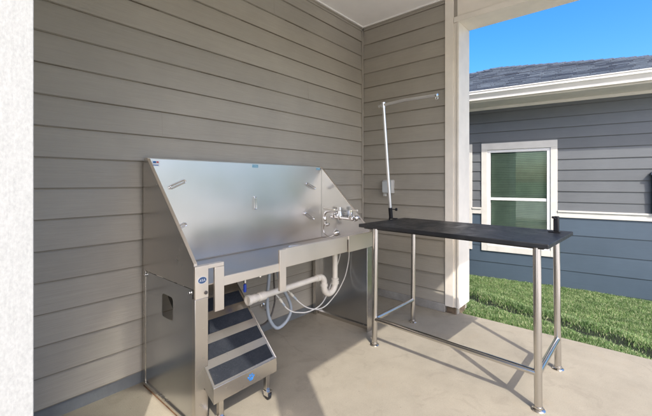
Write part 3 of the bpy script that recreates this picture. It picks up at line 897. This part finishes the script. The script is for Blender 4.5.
# backsplash tie loops
loops = [((.988, 1.177), (1.084, 1.220)), ((.985, .901), (1.09, .946)), ((1.634, 1.009), (1.634, 1.100)), ((2.185, 1.200), (2.300, 1.154)), ((2.170, .940), (2.285, .884))]
for (a_, b_) in loops:
    a3, b3 = Vector((a_[0], TY1, a_[1])), Vector((b_[0], TY1, b_[1])); d = (b3 - a3).normalized(); out = Vector((0, -.022, 0)); w = Vector((d.z, 0, -d.x)) * .0085
    def lp(m):
        # elongated ring standing just proud of the sheet
        path = []
        for k in range(25):
            t = 2 * math.pi * k / 24
            cx_ = a3.lerp(b3, .5); L = (b3 - a3).length / 2 - .0085
            path.append(cx_ + d * (L * max(-1, min(1, 1.6 * math.cos(t))) + .0085 * math.cos(t)) + w * max(-1, min(1, 1.5 * math.sin(t))) + Vector((0, -.012, 0)))
        m.tube(path, .0032, 8, caps=False)
        m.tube([a3, a3 + Vector((0, -.012, 0))], .004, 8); m.tube([b3, b3 + Vector((0, -.012, 0))], .004, 8)
    part('tie_loop', M['chrome'], lp, bevel=0, smooth=True)
# small stickers at the top edge
part('sticker', M['sticker'], lambda m: (m.box((1.612, TY1 - .0008, 1.322), (1.668, TY1 - .0002, 1.345)),), bevel=0)
part('sticker', M['sticker'], lambda m: (m.box((2.325, TY1 - .0008, 1.322), (2.378, TY1 - .0002, 1.342)),), bevel=0)
sk = part('sticker', M['sticker_white'], lambda m: (m.box((.884, TY1 - .0008, 1.308), (.926, TY1 - .0002, 1.342)),), bevel=0)
part('sticker_print', M['blue_print'], lambda m: (m.box((.888, TY1 - .0014, 1.326), (.906, TY1 - .0009, 1.338)), m.box((.888, TY1 - .0014, 1.312), (.920, TY1 - .0009, 1.317))), bevel=0, parent=sk)
part('sticker_print', M['red_print'], lambda m: (m.box((.908, TY1 - .0014, 1.328), (.921, TY1 - .0009, 1.337)),), bevel=0, parent=sk)
# underside braces
part('brace', M['steel'], lambda m: (m.tube([(1.27, 1.66, .672), (1.50, 2.0, .60)], .007, 8), m.tube([(1.30, 1.64, .655), (1.52, 1.86, .62)], .006, 8), m.box((TX0 + .01, TY0 + .2, .66), (TX1 - .01, TY0 + .23, .693)), m.box((TX0 + .01, TY1 - .1, .66), (TX1 - .01, TY1 - .07, .693))), bevel=0)

# faucet on the far splash side
fa = thing('faucet', 'chrome wall-mounted faucet with two white levers on the far splash side', 'faucet', (TX1 - .003, 1.835, .905))
fo = fa.location.copy()
def fpart(name, mat, fn, parent=None):
    m_ = MB(); fn(m_); m_.v = [(x - fo.x, y - fo.y, z - fo.z) for x, y, z in m_.v]
    return m_.build(name, mat, parent or fa, smooth=True)
xs_ = 2.335
for yy in (1.925, 1.745):
    fpart('flange', M['chrome'], lambda m: m.lathe([(.026, 0), (.026, .004), (.018, .012), (.012, .014), (.012, .05)], (TX1 - .0035, yy, .905), (-1, 0, 0)))
fpart('body', M['chrome'], lambda m: (m.tube([(xs_, 1.955, .907), (xs_, 1.90, .907), (xs_, 1.77, .904), (xs_, 1.715, .904)], [.017, .013, .013, .017], 16), m.lathe([(.016, -.02), (.019, 0), (.019, .03), (.013, .04), (.013, .062), (.019, .064), (.019, .088), (.0, .09)], (xs_, 1.865, .908)),
                                   m.lathe([(.020, -.005), (.022, .02), (.015, .028), (0, .028)], (xs_, 1.925, .907), (0, 0, 1)), m.lathe([(.020, -.005), (.022, .02), (.015, .028), (0, .028)], (xs_, 1.745, .905), (0, 0, 1))))
sp_ = fpart('spout', M['chrome'], lambda m: (m.tube([(xs_, 1.865, .952), (xs_ - .01, 1.93, .957), (xs_ - .02, 1.985, .953), (xs_ - .025, 2.01, .935), (xs_ - .025, 2.015, .905)], .0095, 14, smoothpath=5),
                                     m.lathe([(.014, 0), (.016, .01), (.016, .03), (.011, .04)], (xs_ - .025, 2.015, .868))))
fpart('spray_nozzle', M['chrome'], lambda m: m.tube([(xs_ - .025, 2.015, .868), (xs_ - .025, 2.0, .845), (xs_ - .025, 1.985, .835), (xs_ - .022, 1.965, .848)], [.012, .014, .012, .009], 12, smoothpath=4))
for y_a, y_b in ((1.99, 2.045), (1.745, 1.675)):
    yy = 1.925 if y_a > 1.9 else 1.745
    h = fpart('handle', M['chrome'], lambda m: m.lathe([(.012, 0), (.014, .02), (.012, .045), (.004, .048)], (xs_, yy, .932)))
    fpart('lever_grip', M['pvc'], lambda m: m.tube([(xs_, yy, .972), (xs_ - .004, y_b, .978)], [.006, .0085], 10), h)
fpart('spray_hose', M['steel_tube'], lambda m: m.tube([(xs_ - .025, 2.02, .84), (xs_ - .02, 2.035, .80), (xs_ - .02, 2.02, .755), (xs_ - .01, 1.975, .733), (xs_ + .02, 1.95, .745), (2.385, 1.95, .76)], .005, 10, smoothpath=6))
fpart('hose_outlet', M['chrome'], lambda m: m.lathe([(.028, 0), (.028, .006), (.018, .02), (.010, .03)], (TX1 - .0035, 1.955, .76), (-1, 0, 0)))

# ------------------------------------------------------------------ plumbing under the bath
dp = thing('drain_pipe', 'off-white PVC drain with curved trap hanging under the dog bath', 'drain pipe', (2.1, 1.725, .69))
do = dp.location.copy()
def dpart(name, mat, fn, parent=None, th=None, smooth=True, bevel=0):
    t_ = th or dp; o_ = t_.location
    m_ = MB(); fn(m_); m_.v = [(x - o_.x, y - o_.y, z - o_.z) for x, y, z in m_.v]
    return m_.build(name, mat, parent or t_, smooth=smooth, bevel=bevel)
PY = 1.725
dpart('tail_pipe', M['pvc'], lambda m: m.tube([(2.1, PY, .692), (2.1, PY, .43)], .021, 20))
dpart('coupling', M['pvc'], lambda m: (m.lathe([(.024, 0), (.031, .003), (.031, .022), (.026, .026), (.026, .03), (.030, .033), (.030, .045), (.023, .05)], (2.1, PY, .415)),))
def trap(m):
    c = (2.035, PY, .425); path = []
    r = .065
    for k in range(19):
        a = R(-0 - 10 * k); path.append((c[0] + r * math.cos(a), PY, c[2] + r * math.sin(a)))
    # up and over into the horizontal arm
    path.append((1.970, PY, .445))
    for k in range(1, 10):
        a = R(10 * k)
        path.append((1.920 + .050 * math.cos(a), PY, .455 + .050 * math.sin(a)))
    m.tube(path, .0235, 20)
dpart('trap', M['pvc'], trap)
dpart('trap_collar', M['pvc'], lambda m: (m.lathe([(.023, 0), (.0285, .003), (.0285, .02), (.0245, .024)], (1.970, PY, .425)),))
dpart('arm_pipe', M['pvc'], lambda m: m.tube([(1.925, PY, .505), (1.30, PY, .500)], .0205, 20))
dpart('coupling', M['pvc'], lambda m: (m.lathe([(.022, 0), (.028, .003), (.028, .05), (.024, .055), (.024, .07), (.027, .075), (.027, .11), (.024, .115)], (1.405, PY, .5005), (-1, 0, 0)), m.lathe([(.024, 0), (.031, .002), (.031, .022), (.022, .024), (.022, .012), (.0, .012)], (1.291, PY, .5002), (-1, 0, 0))))
dpart('arm_collar', M['pvc'], lambda m: m.lathe([(.0218, 0), (.0255, .002), (.0255, .03), (.0218, .032)], (1.915, PY, .505), (-1, 0, 0)))

bv = thing('valve', 'small blue-handled valve above the open end of the white drain pipe', 'valve', (1.245, PY - .01, .60))
dpart('stem', M['chrome'], lambda m: m.tube([(1.245, PY - .01, .690), (1.245, PY - .01, .615)], .008, 12), th=bv)
dpart('handle', M['blue'], lambda m: m.lathe([(.007, 0), (.009, .006), (.009, .044), (.007, .048), (0, .048)], (1.245, PY - .01, .560)), th=bv)

def hose(name, label, mat, path, r, cat='hose', group=None):
    P_ = [Vector(p) for p in path]
    m_ = MB(); o_ = P_[0]
    m_.tube([tuple(p - o_) for p in P_], r, 12, smoothpath=8)
    o = m_.build(name, mat, None, smooth=True, loc=o_)
    tag(o, label, cat, group); return o
hose('hose_loop', 'thick grey vinyl hose hanging in a low loop under the bath', M['hose_grey'],
     [(1.70, 2.02, .66), (1.665, 2.0, .50), (1.650, 2.0, .343), (1.665, 2.0, .215), (1.72, 2.0, .125), (1.775, 2.0, .106), (1.85, 2.0, .14), (1.888, 2.0, .21), (1.86, 2.0, .30), (1.79, 2.0, .42), (1.75, 2.0, .55), (1.78, 2.02, .66)], .0125)
hose('supply_hose', 'thin dark braided hose curving down behind the grey hose loop', M['hose_dark'],
     [(1.76, 2.06, .66), (1.757, 2.05, .45), (1.765, 2.05, .35), (1.76, 2.05, .27), (1.715, 2.05, .18), (1.62, 2.05, .145), (1.50, 2.08, .16)], .007)
h1 = hose('water_line', 'thin white water line, the one with the upper fitting, sagging behind the trap', M['tube_white'],
     [(1.70, 1.88, .47), (1.745, 1.86, .405), (1.79, 1.85, .355), (1.829, 1.85, .317), (1.90, 1.85, .262), (1.978, 1.85, .224), (2.06, 1.85, .203), (2.135, 1.85, .208), (2.22, 1.85, .245), (2.30, 1.84, .31), (2.36, 1.82, .42), (2.378, 1.80, .56), (2.37, 1.79, .68)], .0045)
h2 = hose('water_line', 'thin white water line, the one with the lower fitting, sagging nearest the grey hose loop', M['tube_white'],
     [(1.60, 1.88, .45), (1.635, 1.86, .40), (1.665, 1.85, .355), (1.698, 1.85, .311), (1.76, 1.85, .265), (1.829, 1.85, .239), (1.90, 1.85, .22), (1.978, 1.85, .216), (2.06, 1.85, .228), (2.137, 1.86, .262), (2.21, 1.87, .34), (2.28, 1.87, .46), (2.33, 1.86, .58), (2.335, 1.86, .68)], .0045)
for par, a_, b_ in ((h1, (1.745, 1.86, .405), (1.80, 1.85, .345)), (h2, (1.640, 1.86, .392), (1.685, 1.85, .328))):
    o_ = Vector(par.location); A = Vector(a_) - o_; B = Vector(b_) - o_; mid = A.lerp(B, .5)
    m_ = MB(); m_.tube([A, mid], .0105, 12); m_.build('fitting', M['pvc'], par, smooth=True)
    m_ = MB(); m_.tube([mid, B], .0085, 12); m_.build('collar', M['hose_grey'], par, smooth=True)
wf = thing('wall_fitting', 'small chrome water valve on the siding under the bath', 'valve', (1.78, YA - .014, .22))
dpart('flange', M['chrome'], lambda m: m.lathe([(.022, 0), (.020, .006), (.009, .01), (.009, .045)], (1.78, YA - .012, .22), (0, -1, 0)), th=wf)
dpart('valve_body', M['chrome'], lambda m: (m.tube([(1.78, YA - .05, .245), (1.78, YA - .05, .19)], .010, 12), m.box((1.765, YA - .085, .21), (1.795, YA - .062, .23))), th=wf)

# ------------------------------------------------------------------ the entry ramp with grit treads
RP = thing('dog_ramp', 'small stainless ramp on casters with four black grit treads leading into the bath', 'ramp', (1.1025, 1.5, 0))
RX0, RX1 = .905, 1.300
RY, RZ, SL = 1.497, .222, .93
ln = math.sqrt(1 + SL * SL); du = Vector((0, 1 / ln, SL / ln)); dn = Vector((0, -SL / ln, 1 / ln))
ro = RP.location
def rq(s, h): # point on ramp: s along, h above
    p_ = Vector((0, RY, RZ)) + du * s + dn * h
    return (p_.y - ro.y, p_.z - ro.z)
LEN = .60
m = MB()
m.prism([rq(0, 0), rq(LEN, 0), rq(LEN, -.002), rq(0.0, -.002)], 'x', RX0 - ro.x + .002, RX1 - ro.x - .002)
m.build('ramp_plate', M['steel'], RP)
for xa in (RX0, RX1 - .002):
    m = MB(); m.prism([rq(0, .003), rq(LEN, .003), rq(LEN, -.075), rq(.02, -.075), (RY - ro.y, .150), (RY - ro.y, RZ + .001)], 'x', xa - ro.x, xa + .002 - ro.x)
    m.build('side_plate', M['steel_side'], RP)
m = MB(); m.box((RX0 - ro.x, RY - .004 - ro.y, .146), (RX1 - ro.x, RY - ro.y, RZ + .003)); m.build('front_plate', M['steel'], RP, bevel=.0015)
S = lambda y: (y - RY) * ln
for a_, b_ in ((.014, .092), (.137, .212), (.262, .335), (.385, .460), (.505, .58)):
    m = MB(); m.prism([rq(a_, .0005), rq(b_, .0005), rq(b_, .004), rq(a_, .004)], 'x', RX0 + .014 - ro.x, RX1 - .018 - ro.x)
    if a_ < .5: m.build('grit_tread', M['grit'], RP)
m = MB()
m.prism([rq(.02, -.080), rq(.50, -.080), rq(.50, -.006), rq(.02, -.006)], 'x', RX0 + .006 - ro.x, RX0 + .03 - ro.x)
m.build('inner_rail', M['black'], RP)
m = MB(); m.prism([rq(.02, -.080), rq(.50, -.080), rq(.50, -.006), rq(.02, -.006)], 'x', RX1 - .03 - ro.x, RX1 - .006 - ro.x)
m.build('inner_rail', M['black'], RP)
# legs with casters: two at the front, two taller at the back
for lx_, ly_, top_ in ((RX0 + .055, RY + .03, .20), (RX1 - .045, RY + .03, .20), (RX0 + .055, RY + .33, .45), (RX1 - .045, RY + .33, .45)):
    m = MB(); m.box((lx_ - .013 - ro.x, ly_ - .013 - ro.y, .052), (lx_ + .013 - ro.x, ly_ + .013 - ro.y, top_)); lg = m.build('leg', M['steel'], RP, bevel=.002)
    m = MB(); m.lathe([(.017, -.010), (.021, -.008), (.021, .008), (.017, .010)], (lx_ - ro.x, ly_ - .010 - ro.y, .022), (1, 0, 0)); m.build('wheel', M['rubber'], lg, smooth=True)
    m = MB(); m.box((lx_ - .015 - ro.x, ly_ - .028 - ro.y, .024), (lx_ - .0115 - ro.x, ly_ + .008 - ro.y, .05)); m.box((lx_ + .0115 - ro.x, ly_ - .028 - ro.y, .024), (lx_ + .015 - ro.x, ly_ + .008 - ro.y, .05)); m.box((lx_ - .016 - ro.x, ly_ - .030 - ro.y, .0455), (lx_ + .016 - ro.x, ly_ + .014 - ro.y, .0515)); m.build('caster_fork', M['chrome'], lg)
# paw mark on the front plate
m = MB(); pcx, pcz = (RX0 + RX1) / 2 + .020 - ro.x, .186; yf = RY - .0045 - ro.y
def disc(m, x_, z_, rx, rz, rot=0):
    n_ = 18; vs = []
    for k in range(n_):
        a = 2 * math.pi * k / n_; ex_, ez_ = rx * math.cos(a), rz * math.sin(a)
        vs.append((x_ + ex_ * math.cos(rot) - ez_ * math.sin(rot), yf - .0008, z_ + ex_ * math.sin(rot) + ez_ * math.cos(rot)))
    vs += [(x, yf, z) for x, y, z in vs]
    m.add(vs, [tuple(range(n_)), tuple(range(n_, 2 * n_))] + [(k, (k + 1) % n_, n_ + (k + 1) % n_, n_ + k) for k in range(n_)])
disc(m, pcx, pcz - .006, .013, .010)
for dx, dz, rt in ((-.0165, .004, .5), (-.0065, .014, .15), (.0065, .014, -.15), (.0165, .004, -.5)): disc(m, pcx + dx, pcz + dz, .0048, .0072, rt)
m.build('paw_mark', M['blue_print'], RP)

# ------------------------------------------------------------------ grooming table
TR_ = R(-3.6)
GT = thing('grooming_table', 'long black-topped grooming table on stainless tube legs, on the patio', 'table', (2.455, .905, 0), TR_)
def inv(x, y):
    v = Matrix.Rotation(-TR_, 2) @ Vector((x - 2.455, y - .905)); return v.x, v.y
W2, L2 = .325, .625
m = MB(); m.box((-W2, -L2, .868), (W2, L2, .893)); m.build('table_top', M['rubber'], GT, bevel=.004, segs=3)
m = MB(); m.box((-W2 + .03, -L2 + .03, .858), (W2 - .03, L2 - .03, .8675)); m.build('under_frame', M['black'], GT)
for i, (sx, sy) in enumerate(((-1, -1), (1, -1), (1, 1), (-1, 1))):
    cx_, cy_ = sx * (W2 - .05), sy * (L2 - .085)
    bxx, byy = inv(*((2.138, .355), (2.690, .337), (2.768, 1.40), (2.193, 1.42))[i])
    tx_, ty_ = bxx * .985, byy * .985
    m = MB(); m.tube([(tx_, ty_, .866), (bxx, byy, .010)], .0195, 24); lg = m.build('leg', M['steel_tube'], GT, smooth=True)
    m = MB(); m.lathe([(.033, 0), (.034, .004), (.030, .009), (.022, .012), (.0215, .022)], (bxx, byy, 0), seg=24); m.build('foot', M['steel_tube'], lg, smooth=True)
def legp(i, z):
    bxx, byy = inv(*((2.138, .355), (2.690, .337), (2.768, 1.40), (2.193, 1.42))[i]); f = 1 - .015 * z / .866
    return (bxx * f, byy * f, z)
for a_, b_ in ((0, 3), (0, 1), (3, 2)):
    m = MB(); m.tube([legp(a_, .195), legp(b_, .195)], .0165, 20); m.build('stretcher', M['steel_tube'], GT, smooth=True)

# grooming arm clamped to the far short edge
def clamp_parts(th, with_pole):
    # local: +y points away from the table, z=0 at table surface
    m = MB(); m.box((-.02, -.045, .001), (.02, .022, .008)); m.box((-.02, .0085, -.046), (.02, .022, .0005)); m.box((-.02, -.045, -.052), (.02, .022, -.0465)); m.build('clamp_jaw', M['black'], th, bevel=.002)
    m = MB(); m.tube([(0, -.022, -.0465), (0, -.022, -.028)], .008, 12); m.tube([(0, -.022, -.0525), (0, -.022, -.075)], .005, 10); m.build('clamp_screw', M['black'], th, smooth=True)
ga = thing('grooming_post', 'tall white-silver pole with horizontal arm clamped to the far end of the table', 'grooming arm', (2.66, 1.543, .893), R(-3.6))
clamp_parts(ga, True)
base = Vector((0, .010, -.002)); 
lean = Vector((-.125, -.005, 1.0)).normalized()
m = MB(); m.tube([base + lean * .01, base + lean * .10], [.0175, .0175], 16); m.build('socket', M['black'], ga, smooth=True)
m = MB(); m.tube([base - lean * .105, base - lean * .0], .0125, 14); m.tube([base + lean * .0, base + lean * .985], .0125, 14); m.build('pole', M['alu'], ga, smooth=True)
kn = base + lean * .085
m = MB(); m.tube([kn + Vector((.012, -.012, 0)), kn + Vector((.022, -.035, 0))], .004, 10); m.lathe([(.006, 0), (.013, .004), (.013, .016), (.008, .02)], kn + Vector((.022, -.033, 0)), (.35, -.93, 0), 14); m.build('knob', M['black'], ga, smooth=True)
tp = base + lean * .985
m = MB(); m.tube([tp + Vector((0, .025, -.006)), tp + Vector((.006, -.20, .004)), tp + Vector((.012, -.47, -.004))], .0125, 14)
m.build('arm', M['alu'], ga, smooth=True)
m = MB(); m.tube([tp + Vector((0, 0, -.03)), tp + Vector((0, 0, .016))], .0165, 16); m.tube([tp + Vector((0, .045, -.010)), tp + Vector((0, .0, -.004))], .013, 12); m.build('elbow', M['alu'], ga, smooth=True)
en = tp + Vector((.012, -.47, -.004))
m = MB(); m.lathe([(.009, 0), (.016, .003), (.016, .012), (.009, .016)], en + Vector((0, .0, 0)), (0, -1, 0), 16)
pth = [en + Vector((0, -.006, -.012)) + Vector((0, math.cos(R(a)) * .010, math.sin(R(a)) * .012 - .008)) for a in range(0, 361, 30)]
m.tube(pth, .0022, 8, caps=False); m.build('end_hook', M['chrome'], ga, smooth=True)

cl = thing('table_clamp', 'empty black clamp socket on the near right end of the table top', 'clamp', (2.622, .335, .893), R(180 - 3.6))
clamp_parts(cl, False)
m = MB(); m.box((-.0165, -.016, .0085), (.0165, .012, .103)); m.build('socket', M['black'], cl, bevel=.004)
m = MB(); m.tube([(.016, -.002, .088), (.033, -.006, .092), (.056, -.010, .100)], [.0055, .004, .0075], 10); m.build('thumb_screw', M['black'], cl, smooth=True)

# ------------------------------------------------------------------ camera, sun, sky
cam = bpy.data.cameras.new('camera'); co = bpy.data.objects.new('camera', cam); COL.objects.link(co)
F, Y0, YAW = 347.3, 181.75, 40.88
cam.sensor_fit = 'HORIZONTAL'; cam.sensor_width = 36; cam.lens = 36 * F / 652
cam.shift_y = -(208 - Y0) / 652
cam.clip_start = .02; cam.clip_end = 2000
co.location = (0, 0, 1.215)
co.rotation_euler = (R(90), 0, R(YAW - 90))
scene.camera = co

EL, AZ = 44.5, 56.5      # travel direction of the light, degrees from +X
sun = bpy.data.lights.new('sun', 'SUN'); sun.energy = 2.0; sun.angle = R(.53); sun.color = (1, .93, .84)
so = bpy.data.objects.new('sun', sun); COL.objects.link(so)
d = Vector((math.cos(R(AZ)) * math.cos(R(EL)), math.sin(R(AZ)) * math.cos(R(EL)), -math.sin(R(EL))))
so.rotation_euler = d.to_track_quat('-Z', 'Y').to_euler(); so.location = (-5, -8, 10)

w = bpy.data.worlds.new('World'); scene.world = w; w.use_nodes = True
nt = w.node_tree; bg = nt.nodes['Background']
sky = nt.nodes.new('ShaderNodeTexSky'); sky.sky_type = 'NISHITA'; sky.sun_disc = False
sky.sun_elevation = R(EL)
# direction to the sun in the xy plane is AZ+180 from +X; sky rotation is measured clockwise from +Y
sky.sun_rotation = R(90 - (AZ + 180)) % (2 * math.pi)
sky.altitude = 200; sky.air_density = .85; sky.dust_density = 4.0; sky.ozone_density = 3.0
hs = nt.nodes.new('ShaderNodeHueSaturation'); hs.inputs['Saturation'].default_value = 1.42
nt.links.new(sky.outputs[0], hs.inputs['Color']); nt.links.new(hs.outputs[0], bg.inputs['Color']); bg.inputs['Strength'].default_value = .15

scene.view_settings.view_transform = 'Standard'; scene.view_settings.look = 'None'
scene.view_settings.exposure = 1.38; scene.view_settings.gamma = 1
scene.view_settings.use_curve_mapping = False
scene.render.engine = 'CYCLES'
cy = scene.cycles
cy.use_denoising = True; cy.max_bounces = 12; cy.diffuse_bounces = 6; cy.glossy_bounces = 6; cy.transparent_max_bounces = 16
cy.caustics_reflective = True; cy.blur_glossy = 0.0; cy.sample_clamp_indirect = 8
